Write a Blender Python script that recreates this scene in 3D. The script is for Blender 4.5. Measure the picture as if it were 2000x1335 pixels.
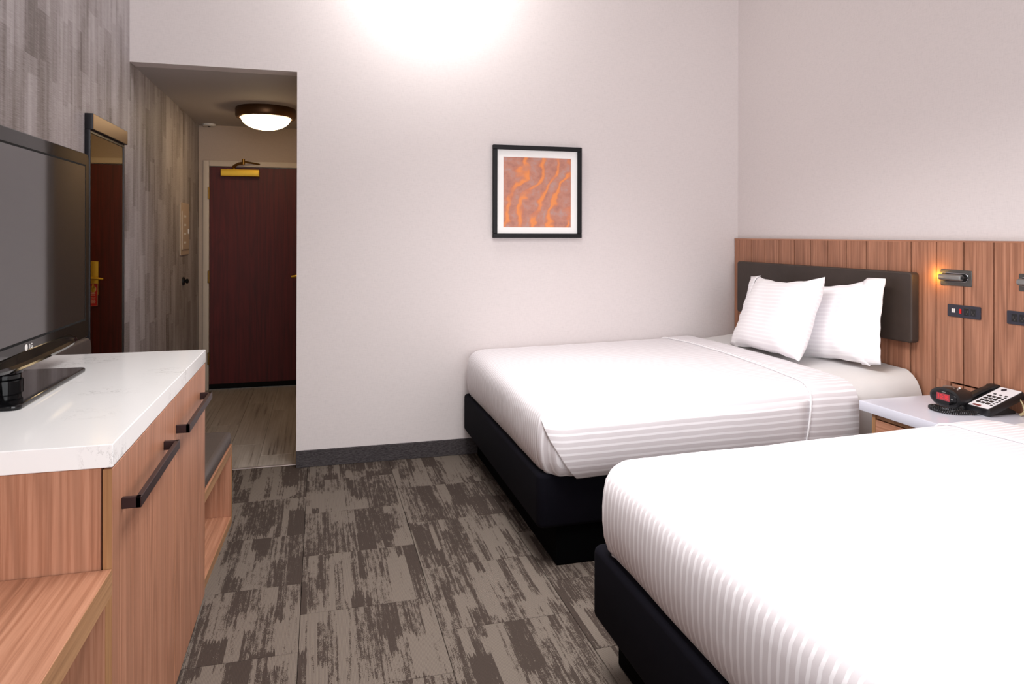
import bpy, bmesh, math, random
from mathutils import Vector, Matrix, noise
random.seed(7)
for o in list(bpy.data.objects):
    bpy.data.objects.remove(o)
S = bpy.context.scene
COL = S.collection
PI = math.pi
R = math.radians

# ------------------------------------------------------------------ camera
cam = bpy.data.cameras.new('camera')
cam.sensor_width = 36.0
cam.lens = 36.0 * 1376 / 2000
cam.shift_y = -(667.5 - 457.8) / 2000
cam.clip_start = 0.05
camo = bpy.data.objects.new('camera', cam)
YAW = math.atan(377 / 1376)
camo.matrix_world = Matrix.Translation((0, 0, 1.42)) @ Matrix.Rotation(-YAW, 4, 'Z') @ Matrix.Rotation(PI / 2, 4, 'X') @ Matrix.Rotation(0.0022, 4, 'Z')
COL.objects.link(camo)
S.camera = camo

# ------------------------------------------------------------------ world, lights, exposure
S.view_settings.view_transform = 'Standard'
S.view_settings.look = 'None'
S.view_settings.gamma = 1.0
S.view_settings.use_curve_mapping = False
S.view_settings.exposure = 0.09
S.cycles.max_bounces = 10
S.cycles.diffuse_bounces = 6
S.cycles.glossy_bounces = 5
S.cycles.sample_clamp_indirect = 6.0

w = bpy.data.worlds.new('daylight')
S.world = w
w.use_nodes = True
w.node_tree.nodes['Background'].inputs[0].default_value = (0.93, 0.96, 1.0, 1)
w.node_tree.nodes['Background'].inputs[1].default_value = 1.0


def area(name, loc, rot, sx, sy, power, col=(1, 1, 1)):
    l = bpy.data.lights.new(name, 'AREA')
    l.shape = 'RECTANGLE'; l.size = sx; l.size_y = sy; l.energy = power; l.color = col
    o = bpy.data.objects.new(name, l)
    o.location = loc; o.rotation_euler = rot
    COL.objects.link(o)
    return o


def point(name, loc, power, radius, col=(1, 1, 1)):
    l = bpy.data.lights.new(name, 'POINT')
    l.energy = power; l.shadow_soft_size = radius; l.color = col
    o = bpy.data.objects.new(name, l); o.location = loc
    COL.objects.link(o)
    return o


ROOM_H = 3.35
cl_ = area('added_softbox_over_beds', (0.75, 2.25, 2.80), (0, R(-7), 0), 0.9, 1.8, 46, (1.0, 0.985, 0.985))  # added unseen softbox standing in for bounced flash, not a ceiling fixture
cl_.data.spread = R(122)
area('window_daylight', (1.0, -1.45, 1.75), (R(90), 0, 0), 3.0, 1.9, 90, (0.98, 0.98, 1.0))
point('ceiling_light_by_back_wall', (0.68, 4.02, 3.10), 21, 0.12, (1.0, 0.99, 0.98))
point('reading_lamp_bulb', (2.862, 2.742, 1.225), 0.50, 0.010, (1.0, 0.50, 0.05))

# ------------------------------------------------------------------ object helpers
def link(o):
    COL.objects.link(o); return o


def tag(o, label=None, cat=None, group=None, kind=None):
    if label: o['label'] = label
    if cat: o['category'] = cat
    if group: o['group'] = group
    if kind: o['kind'] = kind
    return o


def thing(name, label, cat, loc=(0, 0, 0), rotz=0.0, group=None, kind=None):
    o = bpy.data.objects.new(name, None)
    o.empty_display_size = 0.1
    o.location = loc; o.rotation_euler = (0, 0, rotz)
    link(o)
    return tag(o, label, cat, group, kind)


def finish(bm, smooth):
    bmesh.ops.recalc_face_normals(bm, faces=bm.faces)
    if smooth:
        for f in bm.faces: f.smooth = True
        a = R(smooth if smooth is not True else 180)
        if smooth is not True:
            for e in bm.edges:
                if len(e.link_faces) == 2:
                    a1, a2 = (q.calc_area() for q in e.link_faces)
                    e.smooth = e.calc_face_angle(0) < a and max(a1, a2) < 30 * min(a1, a2)


def obj(name, bm, mat, parent=None, smooth=40, local=False, keepn=False):
    """bm given in world coordinates unless local; parents have no rotation unless local."""
    if not keepn: finish(bm, smooth)
    elif smooth:
        for f in bm.faces: f.smooth = True
    root = parent
    off = Vector((0, 0, 0))
    if parent is not None and not local:
        p = parent
        while p is not None:
            off += Vector(p.location); p = p.parent
    if parent is None and not local:
        xs = [v.co for v in bm.verts]
        off = Vector(((min(c.x for c in xs) + max(c.x for c in xs)) / 2, (min(c.y for c in xs) + max(c.y for c in xs)) / 2, min(c.z for c in xs)))
    bmesh.ops.translate(bm, verts=bm.verts, vec=-off)
    me = bpy.data.meshes.new(name)
    bm.to_mesh(me); bm.free()
    me.materials.append(mat)
    o = bpy.data.objects.new(name, me)
    if parent is not None: o.parent = parent
    elif not local: o.location = off
    return link(o)


def box(bm, x0, x1, y0, y1, z0, z1, bev=0.0, seg=2):
    t = bmesh.new()
    bmesh.ops.create_cube(t, size=1)
    for v in t.verts:
        v.co = Vector((x0 if v.co.x < 0 else x1, y0 if v.co.y < 0 else y1, z0 if v.co.z < 0 else z1))
    if bev: bmesh.ops.bevel(t, geom=list(t.edges), offset=bev, segments=seg, profile=0.5, affect='EDGES')
    merge(bm, t)
    return bm


def merge(bm, t, M=None):
    if M is not None: bmesh.ops.transform(t, matrix=M, verts=t.verts)
    me = bpy.data.meshes.new('tmp'); t.to_mesh(me); t.free()
    bm.from_mesh(me); bpy.data.meshes.remove(me)


def B(*a, **k):
    return box(bmesh.new(), *a, **k)


AX = {'X': lambda u, v, w: Vector((w, u, v)), 'Y': lambda u, v, w: Vector((u, w, v)), 'Z': lambda u, v, w: Vector((u, v, w))}


def prism(bm, pts, axis, a0, a1, bev=0.0, seg=2):
    t = bmesh.new()
    f = AX[axis]
    A = [t.verts.new(f(u, v, a0)) for u, v in pts]
    C = [t.verts.new(f(u, v, a1)) for u, v in pts]
    t.faces.new(A); t.faces.new(C[::-1])
    n = len(pts)
    for i in range(n):
        t.faces.new((A[i], C[i], C[(i + 1) % n], A[(i + 1) % n]))
    bmesh.ops.recalc_face_normals(t, faces=t.faces)
    if bev:
        ca = set(A); cc = set(C)
        ed = [e for e in t.edges if (e.verts[0] in ca and e.verts[1] in ca) or (e.verts[0] in cc and e.verts[1] in cc)]
        bmesh.ops.bevel(t, geom=ed, offset=bev, segments=seg, profile=0.5, affect='EDGES')
    merge(bm, t)
    return bm


def rrect(u0, u1, v0, v1, r, n=5):
    pts = []
    for cu, cv, a0 in ((u1 - r, v0 + r, -90), (u1 - r, v1 - r, 0), (u0 + r, v1 - r, 90), (u0 + r, v0 + r, 180)):
        for i in range(n + 1):
            a = R(a0 + 90 * i / n)
            pts.append((cu + r * math.cos(a), cv + r * math.sin(a)))
    return pts


def ellipse(cu, cv, ru, rv, n=32, p=2.0):
    out = []
    for i in range(n):
        a = 2 * PI * i / n
        c, s = math.cos(a), math.sin(a)
        out.append((cu + ru * math.copysign(abs(c) ** (2 / p), c), cv + rv * math.copysign(abs(s) ** (2 / p), s)))
    return out


def lathe(bm, prof, c, axis='Z', n=40):
    t = bmesh.new()
    f = AX[axis]
    rings = []
    for r, h in prof:
        if r < 1e-6: rings.append([t.verts.new(f(0, 0, h))])
        else: rings.append([t.verts.new(f(r * math.cos(2 * PI * i / n), r * math.sin(2 * PI * i / n), h)) for i in range(n)])
    for a, b in zip(rings, rings[1:]):
        for i in range(n):
            j = (i + 1) % n
            q = [a[i % len(a)], a[j % len(a)], b[j % len(b)], b[i % len(b)]]
            q = list(dict.fromkeys(q))
            if len(q) > 2: t.faces.new(q)
    for rg in (rings[0], rings[-1]):
        if len(rg) > 2: t.faces.new(rg)
    merge(bm, t, Matrix.Translation(c))
    return bm


def tube(bm, pts, r, n=10, cap=True):
    pts = [Vector(p) for p in pts]
    t = bmesh.new()
    prev = None
    rings = []
    up = Vector((0.13, 0.21, 0.97)).normalized()
    for i, p in enumerate(pts):
        d = (pts[min(i + 1, len(pts) - 1)] - pts[max(i - 1, 0)]).normalized()
        if prev is None: x = d.cross(up).normalized() if abs(d.dot(up)) < .95 else d.cross(Vector((1, 0, 0))).normalized()
        else: x = (prev - d * prev.dot(d)).normalized()
        prev = x
        y = d.cross(x)
        rr = r[i] if isinstance(r, (list, tuple)) else r
        rings.append([t.verts.new(p + (x * math.cos(2 * PI * k / n) + y * math.sin(2 * PI * k / n)) * rr) for k in range(n)])
    for a, b in zip(rings, rings[1:]):
        for k in range(n):
            t.faces.new((a[k], a[(k + 1) % n], b[(k + 1) % n], b[k]))
    if cap:
        t.faces.new(rings[0][::-1]); t.faces.new(rings[-1])
    merge(bm, t)
    return bm


def frame_x(bm, x0, x1, y0, y1, z0, z1, iy0, iy1, iz0, iz1, bev=0.0, seg=3):
    """picture-frame shape in a plane of constant X (outer rect, inner hole)"""
    t = bmesh.new()
    def ring(x, a, b, c, d): return [t.verts.new((x, a, c)), t.verts.new((x, b, c)), t.verts.new((x, b, d)), t.verts.new((x, a, d))]
    rs = [ring(x0, y0, y1, z0, z1), ring(x1, y0, y1, z0, z1), ring(x1, iy0, iy1, iz0, iz1), ring(x0, iy0, iy1, iz0, iz1)]
    for k in range(4):
        a, b = rs[k], rs[(k + 1) % 4]
        for i in range(4):
            t.faces.new((a[i], a[(i + 1) % 4], b[(i + 1) % 4], b[i]))
    bmesh.ops.recalc_face_normals(t, faces=t.faces)
    if bev:
        bmesh.ops.bevel(t, geom=list(t.edges), offset=bev, segments=seg, profile=0.5, affect='EDGES')
    merge(bm, t)
    return bm


def text_bm(s, size, extrude=0.0005):
    cu = bpy.data.curves.new('txt', 'FONT')
    cu.body = s; cu.size = size; cu.extrude = extrude; cu.align_x = 'CENTER'; cu.align_y = 'CENTER'
    o = bpy.data.objects.new('txt', cu); link(o)
    dg = bpy.context.evaluated_depsgraph_get()
    me = bpy.data.meshes.new_from_object(o.evaluated_get(dg))
    bm = bmesh.new(); bm.from_mesh(me)
    bpy.data.objects.remove(o); bpy.data.meshes.remove(me); bpy.data.curves.remove(cu)
    return bm


# orientation: text facing +X / -X / -Y
FACE_PX = Matrix(((0, 0, 1, 0), (1, 0, 0, 0), (0, 1, 0, 0), (0, 0, 0, 1)))
FACE_NX = Matrix(((0, 0, -1, 0), (-1, 0, 0, 0), (0, 1, 0, 0), (0, 0, 0, 1)))
FACE_NY = Matrix(((1, 0, 0, 0), (0, 0, -1, 0), (0, 1, 0, 0), (0, 0, 0, 1)))

# ------------------------------------------------------------------ materials
def lin(c):
    return tuple(((x / 255) / 12.92 if x / 255 <= .04045 else ((x / 255 + .055) / 1.055) ** 2.4) for x in c) + (1,)


class N:
    def __init__(s, name):
        s.m = bpy.data.materials.new(name); s.m.use_nodes = True
        s.t = s.m.node_tree
        s.p = s.t.nodes['Principled BSDF']
        s.set(s.p)

    def set(s, n): return n

    def n(s, typ, **kw):
        x = s.t.nodes.new(typ)
        for k, v in kw.items():
            if k.startswith('i_'): x.inputs[k[2:].replace('_', ' ')].default_value = v
            else: setattr(x, k, v)
        return x

    def l(s, a, b): s.t.links.new(a, b)

    def math(s, op, a, b=None, c=None, clamp=False):
        x = s.t.nodes.new('ShaderNodeMath'); x.operation = op; x.use_clamp = clamp
        for i, v in enumerate((a, b, c)):
            if v is None: continue
            if isinstance(v, (int, float)): x.inputs[i].default_value = v
            else: s.l(v, x.inputs[i])
        return x.outputs[0]

    def mix(s, fac, a, b, blend='MIX'):
        x = s.t.nodes.new('ShaderNodeMix'); x.data_type = 'RGBA'; x.blend_type = blend
        for i, v in ((0, fac), (6, a), (7, b)):
            if isinstance(v, (int, float)): x.inputs[i].default_value = v
            elif isinstance(v, tuple): x.inputs[i].default_value = v
            else: s.l(v, x.inputs[i])
        return x.outputs[2]

    def coords(s, scale=(1, 1, 1), rand=True, kind='Object'):
        tc = s.t.nodes.new('ShaderNodeTexCoord')
        mp = s.t.nodes.new('ShaderNodeMapping')
        mp.inputs['Scale'].default_value = scale
        s.l(tc.outputs[kind], mp.inputs[0])
        if rand:
            oi = s.t.nodes.new('ShaderNodeObjectInfo')
            cm = s.t.nodes.new('ShaderNodeCombineXYZ')
            for i, k in enumerate((37.0, 53.0, 71.0)):
                s.l(s.math('MULTIPLY', oi.outputs['Random'], k), cm.inputs[i])
            va = s.t.nodes.new('ShaderNodeVectorMath'); va.operation = 'ADD'
            s.l(mp.outputs[0], va.inputs[0]); s.l(cm.outputs[0], va.inputs[1])
            return va.outputs[0]
        return mp.outputs[0]

    def noise(s, vec, scale=1.0, detail=3.0, rough=.5, dist=0.0):
        x = s.t.nodes.new('ShaderNodeTexNoise')
        x.inputs['Scale'].default_value = scale; x.inputs['Detail'].default_value = detail
        x.inputs['Roughness'].default_value = rough; x.inputs['Distortion'].default_value = dist
        s.l(vec, x.inputs['Vector'])
        return x.outputs['Fac']

    def ramp(s, fac, stops):
        x = s.t.nodes.new('ShaderNodeValToRGB')
        e = x.color_ramp.elements
        while len(e) > 1: e.remove(e[-1])
        for i, (p, c) in enumerate(stops):
            el = e[0] if i == 0 else e.new(p)
            el.position = p
            el.color = c if isinstance(c, tuple) else (c, c, c, 1)
        s.l(fac, x.inputs[0])
        return x.outputs[0]

    def bump(s, h, strength=.2, dist=.002):
        x = s.t.nodes.new('ShaderNodeBump')
        x.inputs['Strength'].default_value = strength; x.inputs['Distance'].default_value = dist
        s.l(h, x.inputs['Height']); s.l(x.outputs[0], s.p.inputs['Normal'])

    def base(s, c):
        if isinstance(c, tuple): s.p.inputs['Base Color'].default_value = c
        else: s.l(c, s.p.inputs['Base Color'])

    def fin(s, rough=.5, metal=0.0, spec=.5, coat=0.0, sheen=0.0):
        s.p.inputs['Roughness'].default_value = rough
        s.p.inputs['Metallic'].default_value = metal
        s.p.inputs['Specular IOR Level'].default_value = spec
        s.p.inputs['Coat Weight'].default_value = coat
        s.p.inputs['Coat Roughness'].default_value = 0.06
        s.p.inputs['Sheen Weight'].default_value = sheen
        return s.m


def plain(name, rgb, rough=.5, metal=0.0, spec=.5, coat=0.0, var=.06, sc=30, bump=0.0):
    m = N(name)
    nz = m.noise(m.coords(), sc, 3)
    c = lin(rgb)
    a = tuple(x * (1 - var) for x in c[:3]) + (1,)
    b = tuple(min(1, x * (1 + var)) for x in c[:3]) + (1,)
    m.base(m.mix(nz, a, b))
    if bump: m.bump(nz, bump, .001)
    return m.fin(rough, metal, spec, coat)


def wood(name, grain, light, dark, rough=.42, fine=150, rand=True):
    m = N(name)
    def sc(across, along): return tuple(along if a == grain else across for a in 'XYZ')
    f = m.noise(m.coords(sc(fine * .62, 1.6), rand), 1, 5, .68)
    g = m.noise(m.coords(sc(5, .5), rand), 1, 2, .5, .3)
    bands = m.math('SINE', m.math('MULTIPLY', g, 62.0))
    bands = m.math('MULTIPLY', m.math('ADD', bands, 1.0), .5)
    bands = m.math('POWER', bands, 3.0)
    big = m.noise(m.coords(sc(14, .6), rand), 1, 2)
    c = m.ramp(f, [(.30, tuple(v * .72 for v in lin(dark)[:3]) + (1,)), (.43, lin(dark)), (.52, lin(tuple((a + b) / 2 for a, b in zip(light, dark)))), (.66, lin(light))])
    dk = tuple(x * .70 for x in lin(dark)[:3]) + (1,)
    c = m.mix(m.math('MULTIPLY', bands, .50), c, dk)
    c = m.mix(m.math('MULTIPLY', m.ramp(big, [(.35, 0.0), (.7, 1.0)]), .30), c, lin(light))
    m.base(c)
    m.bump(f, .06, .0006)
    return m.fin(rough, 0, .4)


W_V = wood('walnut_vertical', 'Z', (190, 138, 111), (158, 106, 80))
W_Y = wood('walnut_lengthwise', 'Y', (194, 142, 114), (162, 110, 83))
W_EDGE = wood('walnut_edge_band', 'Y', (178, 136, 98), (154, 112, 78))
W_EDGEV = wood('walnut_edge_band_vertical', 'Z', (178, 134, 92), (154, 108, 70))
W_PLANK = wood('headboard_walnut', 'Z', (186, 133, 105), (148, 99, 75))


def linen(name, rgb):
    m = N(name)
    a = m.noise(m.coords((300, 300, 30), False), 1, 2, .6)
    b = m.noise(m.coords((30, 30, 300), False), 1, 2, .6)
    w_ = m.math('MULTIPLY', m.math('ADD', a, b), .5)
    c = lin(rgb)
    m.base(m.ramp(w_, [(.33, tuple(x * .93 for x in c[:3]) + (1,)), (.5, c), (.68, tuple(min(1, x * 1.035) for x in c[:3]) + (1,))]))
    m.bump(w_, .10, .001)
    return m.fin(.75, 0, .25)


WALL = linen('linen_wallpaper', (222, 214, 213))
CEIL = plain('painted_ceiling', (222, 218, 214), .8, var=.02)
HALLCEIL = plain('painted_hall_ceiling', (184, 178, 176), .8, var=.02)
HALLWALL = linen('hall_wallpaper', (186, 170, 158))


def streak_wall():
    m = N('streaked_grey_wallcovering')
    tc = m.n('ShaderNodeTexCoord')
    sx = m.n('ShaderNodeSeparateXYZ'); m.l(tc.outputs['Object'], sx.inputs[0])
    y, z = sx.outputs[1], sx.outputs[2]
    def cell(wd, ln, seed):
        col = m.math('FLOOR', m.math('DIVIDE', m.math('ADD', y, seed), wd))
        wn = m.n('ShaderNodeTexWhiteNoise', noise_dimensions='1D'); m.l(m.math('ADD', col, seed * 3.1), wn.inputs['W'])
        row = m.math('FLOOR', m.math('ADD', m.math('DIVIDE', z, ln), m.math('MULTIPLY', wn.outputs['Value'], 7.3)))
        cm = m.n('ShaderNodeCombineXYZ'); m.l(col, cm.inputs[0]); m.l(row, cm.inputs[1])
        w2 = m.n('ShaderNodeTexWhiteNoise', noise_dimensions='2D'); m.l(cm.outputs[0], w2.inputs['Vector'])
        return w2.outputs['Value']
    c1 = cell(.125, .52, .03); c2 = cell(.062, .36, 5.7)
    st = m.noise(m.coords((1, 22, 1.6), False), 1, 4, .55)
    fn = m.noise(m.coords((1, 16, 420), False), 1, 2, .6)
    cl = m.noise(m.coords((1, 5, 2.2), False), 1, 3)
    v = m.math('ADD', m.math('MULTIPLY', c1, .22), m.math('MULTIPLY', c2, .16))
    v = m.math('ADD', v, m.math('MULTIPLY', st, .52))
    v = m.math('ADD', v, m.math('MULTIPLY', cl, .28))
    v = m.math('ADD', v, m.math('MULTIPLY', m.math('SUBTRACT', fn, .5), .42))
    m.base(m.ramp(v, [(.34, lin((108, 99, 96))), (.54, lin((146, 138, 137))), (.74, lin((172, 165, 166))), (.95, lin((186, 181, 182)))]))
    m.bump(fn, .3, .0015)
    return m.fin(.6, 0, .35)


LEFTWALL = streak_wall()


def carpet():
    m = N('patterned_carpet')
    tc = m.n('ShaderNodeTexCoord')
    oi = m.n('ShaderNodeObjectInfo')
    ad = m.n('ShaderNodeVectorMath', operation='ADD'); m.l(tc.outputs['Object'], ad.inputs[0])
    cm0 = m.n('ShaderNodeCombineXYZ')
    m.l(m.math('MULTIPLY', oi.outputs['Random'], 31.0), cm0.inputs[0]); m.l(m.math('MULTIPLY', oi.outputs['Random'], 47.0), cm0.inputs[1])
    m.l(cm0.outputs[0], ad.inputs[1])
    P = ad.outputs[0]
    sx = m.n('ShaderNodeSeparateXYZ'); m.l(P, sx.inputs[0])
    def nz(sc, detail=2, rough=.5):
        mp = m.n('ShaderNodeMapping'); mp.inputs['Scale'].default_value = sc; m.l(P, mp.inputs[0])
        return m.noise(mp.outputs[0], 1, detail, rough)
    x, y = sx.outputs[0], sx.outputs[1]
    wob = m.math('MULTIPLY', m.math('SUBTRACT', nz((30, 26, 1)), .5), .005)
    xw = m.math('ADD', x, wob)
    yw = m.math('ADD', y, m.math('MULTIPLY', m.math('SUBTRACT', nz((150, 2, 1), 2), .5), .16))
    def cell(wd, ln, seed):
        col = m.math('FLOOR', m.math('DIVIDE', m.math('ADD', xw, seed), wd))
        wn = m.n('ShaderNodeTexWhiteNoise', noise_dimensions='1D'); m.l(m.math('ADD', col, seed * 3.1), wn.inputs['W'])
        row = m.math('FLOOR', m.math('ADD', m.math('DIVIDE', yw, ln), m.math('MULTIPLY', wn.outputs['Value'], 7.3)))
        c = m.n('ShaderNodeCombineXYZ'); m.l(col, c.inputs[0]); m.l(row, c.inputs[1])
        w2 = m.n('ShaderNodeTexWhiteNoise', noise_dimensions='2D'); m.l(c.outputs[0], w2.inputs['Vector'])
        return w2.outputs['Value']
    c1 = cell(.082, .33, .013); c2 = cell(.034, .26, 3.37)
    stk = nz((95, 3.0, 1), 3, .6)
    blt = nz((62, 20, 1), 4, .7)
    spk = nz((330, 240, 1), 2, .6)
    a = m.math('MULTIPLY', m.math('SUBTRACT', c1, .60), 1.6)
    b = m.math('MULTIPLY', m.math('SUBTRACT', c2, .62), .75)
    v = m.math('ADD', m.math('MAXIMUM', a, m.math('MULTIPLY', b, 1.1)), m.math('MULTIPLY', b, .35))
    v = m.math('ADD', v, m.math('MULTIPLY', m.math('SUBTRACT', stk, .5), 1.9))
    v = m.math('ADD', v, m.math('MULTIPLY', m.math('SUBTRACT', blt, .5), 1.35))
    v = m.math('ADD', v, m.math('MULTIPLY', m.math('SUBTRACT', spk, .5), 1.5))
    mask = m.ramp(m.math('ADD', v, .5), [(.55, 0.0), (.68, 1.0)])
    ribs = m.math('MULTIPLY', m.math('ADD', m.math('SINE', m.math('MULTIPLY', x, 2 * PI / .0045)), 1), .5)
    c = m.mix(mask, lin((118, 109, 101)), lin((70, 61, 56)))
    c = m.mix(m.math('MULTIPLY', ribs, .30), c, lin((50, 43, 40)))
    c = m.mix(m.math('MULTIPLY', spk, .5), c, lin((150, 138, 128)), 'SOFT_LIGHT')
    m.base(c)
    m.bump(m.math('ADD', ribs, spk), .25, .002)
    return m.fin(.95, 0, .1)


CARPET = carpet()


def hallwood():
    m = N('grey_vinyl_plank')
    f = m.noise(m.coords((75, 1.6, 1)), 1, 4, .62)
    g = m.noise(m.coords((14, 1.1, 1)), 1, 3, .6, .3)
    v = m.math('ADD', m.math('MULTIPLY', f, .6), m.math('MULTIPLY', g, .4))
    m.base(m.ramp(v, [(.34, lin((104, 95, 88))), (.45, lin((158, 149, 139))), (.68, lin((186, 178, 169)))]))
    m.bump(f, .08, .0008)
    return m.fin(.34, 0, .5)


PLANKFLOOR = hallwood()
BASEB = None


def baseboard_mat():
    m = N('charcoal_carpet_base')
    a = m.noise(m.coords((60, 60, 420), False), 1, 3, .7)
    m.base(m.ramp(a, [(.35, lin((52, 48, 50))), (.65, lin((88, 83, 84)))]))
    m.bump(a, .4, .002)
    return m.fin(.9, 0, .1)


BASEB = baseboard_mat()


def quartz():
    m = N('white_quartz')
    v = m.noise(m.coords((13, 17, 13), False), 1, 6, .72, .5)
    k = m.noise(m.coords((3, 3.5, 3), False), 1, 2)
    line = m.math('ABSOLUTE', m.math('SUBTRACT', v, .5))
    f = m.ramp(line, [(.0, 1.0), (.013, .0)])
    f = m.math('MULTIPLY', f, m.ramp(k, [(.53, 0.0), (.62, 1.0)]))
    m.base(m.mix(m.math('MULTIPLY', f, .6), lin((242, 241, 240)), lin((120, 116, 114))))
    return m.fin(.10, 0, .5)


QUARTZ = quartz()


def stripes(name, c_light, c_dark, period, frac, axis=0):
    m = N(name)
    uv = m.n('ShaderNodeUVMap')
    sx = m.n('ShaderNodeSeparateXYZ'); m.l(uv.outputs[0], sx.inputs[0])
    fr = m.math('FRACT', m.math('DIVIDE', sx.outputs[axis], period))
    d = m.math('ABSOLUTE', m.math('SUBTRACT', fr, .5))
    f = m.ramp(d, [(frac / 2 - .02, 1.0), (frac / 2 + .02, 0.0)])
    m.base(m.mix(f, lin(c_dark), lin(c_light)))
    wr = m.noise(m.coords((7, 7, 7), False), 1, 4, .5)
    fi = m.noise(m.coords((600, 600, 600), False), 1, 1)
    m.bump(m.math('ADD', m.math('MULTIPLY', wr, 1.0), m.math('MULTIPLY', fi, .03)), .22, .012)
    m.p.inputs['Sheen Weight'].default_value = .1
    return m.fin(.7, 0, .25, 0, .1)


DUVET = stripes('sateen_stripe_duvet', (238, 235, 238), (214, 208, 211), .0275, .36)
PILLOW = stripes('sateen_stripe_pillow', (250, 248, 250), (242, 239, 242), .022, .4, 1)


def sheet_mat():
    m = N('plain_white_sheet')
    wr = m.noise(m.coords((6, 6, 9), False), 1, 4, .55)
    m.base(m.mix(wr, lin((208, 205, 204)), lin((218, 215, 214))))
    m.bump(wr, .3, .012)
    return m.fin(.75, 0, .2)


SHEET = sheet_mat()
WHITEPIPE = plain('white_piping', (236, 234, 236), .7, var=.01)
NAVY = plain('dark_navy_cover', (10, 9, 17), .9, spec=.1, var=.15, sc=60, bump=.1)
NAVYB = plain('black_bed_platform', (4, 4, 5), .95, spec=.05, var=.1)


def leather(name, rgb):
    m = N(name)
    a = m.noise(m.coords((3, 9, 14), False), 1, 3)
    f = m.noise(m.coords((320, 320, 320), False), 1, 2)
    c = lin(rgb)
    m.base(m.mix(a, tuple(x * .85 for x in c[:3]) + (1,), tuple(x * 1.15 for x in c[:3]) + (1,)))
    m.bump(m.math('ADD', m.math('MULTIPLY', a, 1.0), m.math('MULTIPLY', f, .08)), .18, .01)
    return m.fin(.45, 0, .32)


LEATHER = leather('brown_leather', (62, 52, 47))
BENCHPAD = leather('taupe_vinyl', (76, 67, 63))
DOORRED = wood('dark_mahogany', 'Z', (100, 23, 21), (78, 15, 14), .5, 90, False)
FRAME_BEIGE = plain('beige_door_frame', (205, 192, 178), .5, var=.02)
BRASS = plain('satin_brass', (226, 184, 62), .42, .55, var=.04)
BRASSD = plain('aged_brass', (150, 116, 62), .4, 1.0, var=.1)
BLACK = plain('black_plastic', (20, 19, 21), .4, var=.1)
BLACKR = plain('black_rubber', (10, 10, 10), .8, spec=.2, var=.1)
GLOSS = plain('gloss_black_bezel', (12, 12, 14), .06, spec=.32, var=.02)
SCREEN = plain('television_screen', (24, 23, 26), .05, spec=.5, var=.02)
SCREEN.node_tree.nodes['Principled BSDF'].inputs['IOR'].default_value = 2.0
SILVER = plain('chrome', (215, 215, 220), .15, 1.0, var=.02)
BRONZE = plain('bronze_handle', (58, 40, 40), .42, .6, var=.08)
BRONZEF = plain('dark_bronze', (96, 68, 46), .38, .85, var=.06)
FRAMEDK = plain('dark_mirror_frame', (32, 31, 36), .35, .4, var=.05)
MIRROR = plain('mirror_glass', (214, 200, 160), .015, 1.0, var=.0)
PICBLACK = plain('black_picture_frame', (17, 15, 18), .45, spec=.25, var=.08)
MATW = plain('white_mat_board', (252, 251, 249), .8, var=.01)
GREYMET = plain('grey_metal_plate', (98, 97, 95), .35, .75, var=.05)
GREYMETL = plain('light_grey_lamp_head', (140, 140, 138), .35, .6, var=.05)
DARKPLATE = plain('dark_outlet_plate', (42, 42, 54), .45, var=.05)
SOCKET = plain('black_socket', (14, 14, 18), .5, var=.05)
WHITEP = plain('white_plastic', (225, 222, 218), .4, var=.02)
BEIGEP = plain('painted_beige_metal', (184, 164, 146), .5, var=.03)
WHITETOP = plain('white_solid_surface', (214, 215, 227), .14, var=.01)
STRIPM = plain('grey_metal_strip', (168, 158, 156), .35, .5, var=.04)
TAGRED = plain('red_door_tag', (200, 24, 30), .5, var=.03)
TAGW = plain('tag_white_print', (236, 226, 218), .6, var=.01)
GROOVE = plain('dark_groove', (34, 16, 10), .9, spec=.1, var=.05)
PHONEW = plain('white_phone_faceplate', (226, 224, 228), .4, var=.01)
CLEAR = plain('ivory_plug', (196, 180, 140), .35, var=.03)
KEYRED = plain('dark_red_key', (110, 40, 36), .5, var=.05)


def emit(name, rgb, strength, base=(20, 20, 20)):
    m = N(name)
    m.base(lin(base))
    m.p.inputs['Emission Color'].default_value = lin(rgb)
    m.p.inputs['Emission Strength'].default_value = strength
    return m.fin(.3)


DOME = emit('lit_glass_dome', (255, 222, 172), 14.0, (230, 220, 205))
LED = emit('red_clock_display', (205, 70, 82), .55, (40, 10, 12))
LEDD = emit('red_clock_digits', (235, 40, 50), 1.0, (60, 5, 5))
LAMPTIP = emit('lit_lamp_lens', (255, 178, 60), 6.0)
REDSW = emit('red_rocker_switch', (230, 30, 24), .35, (170, 16, 14))


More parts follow.
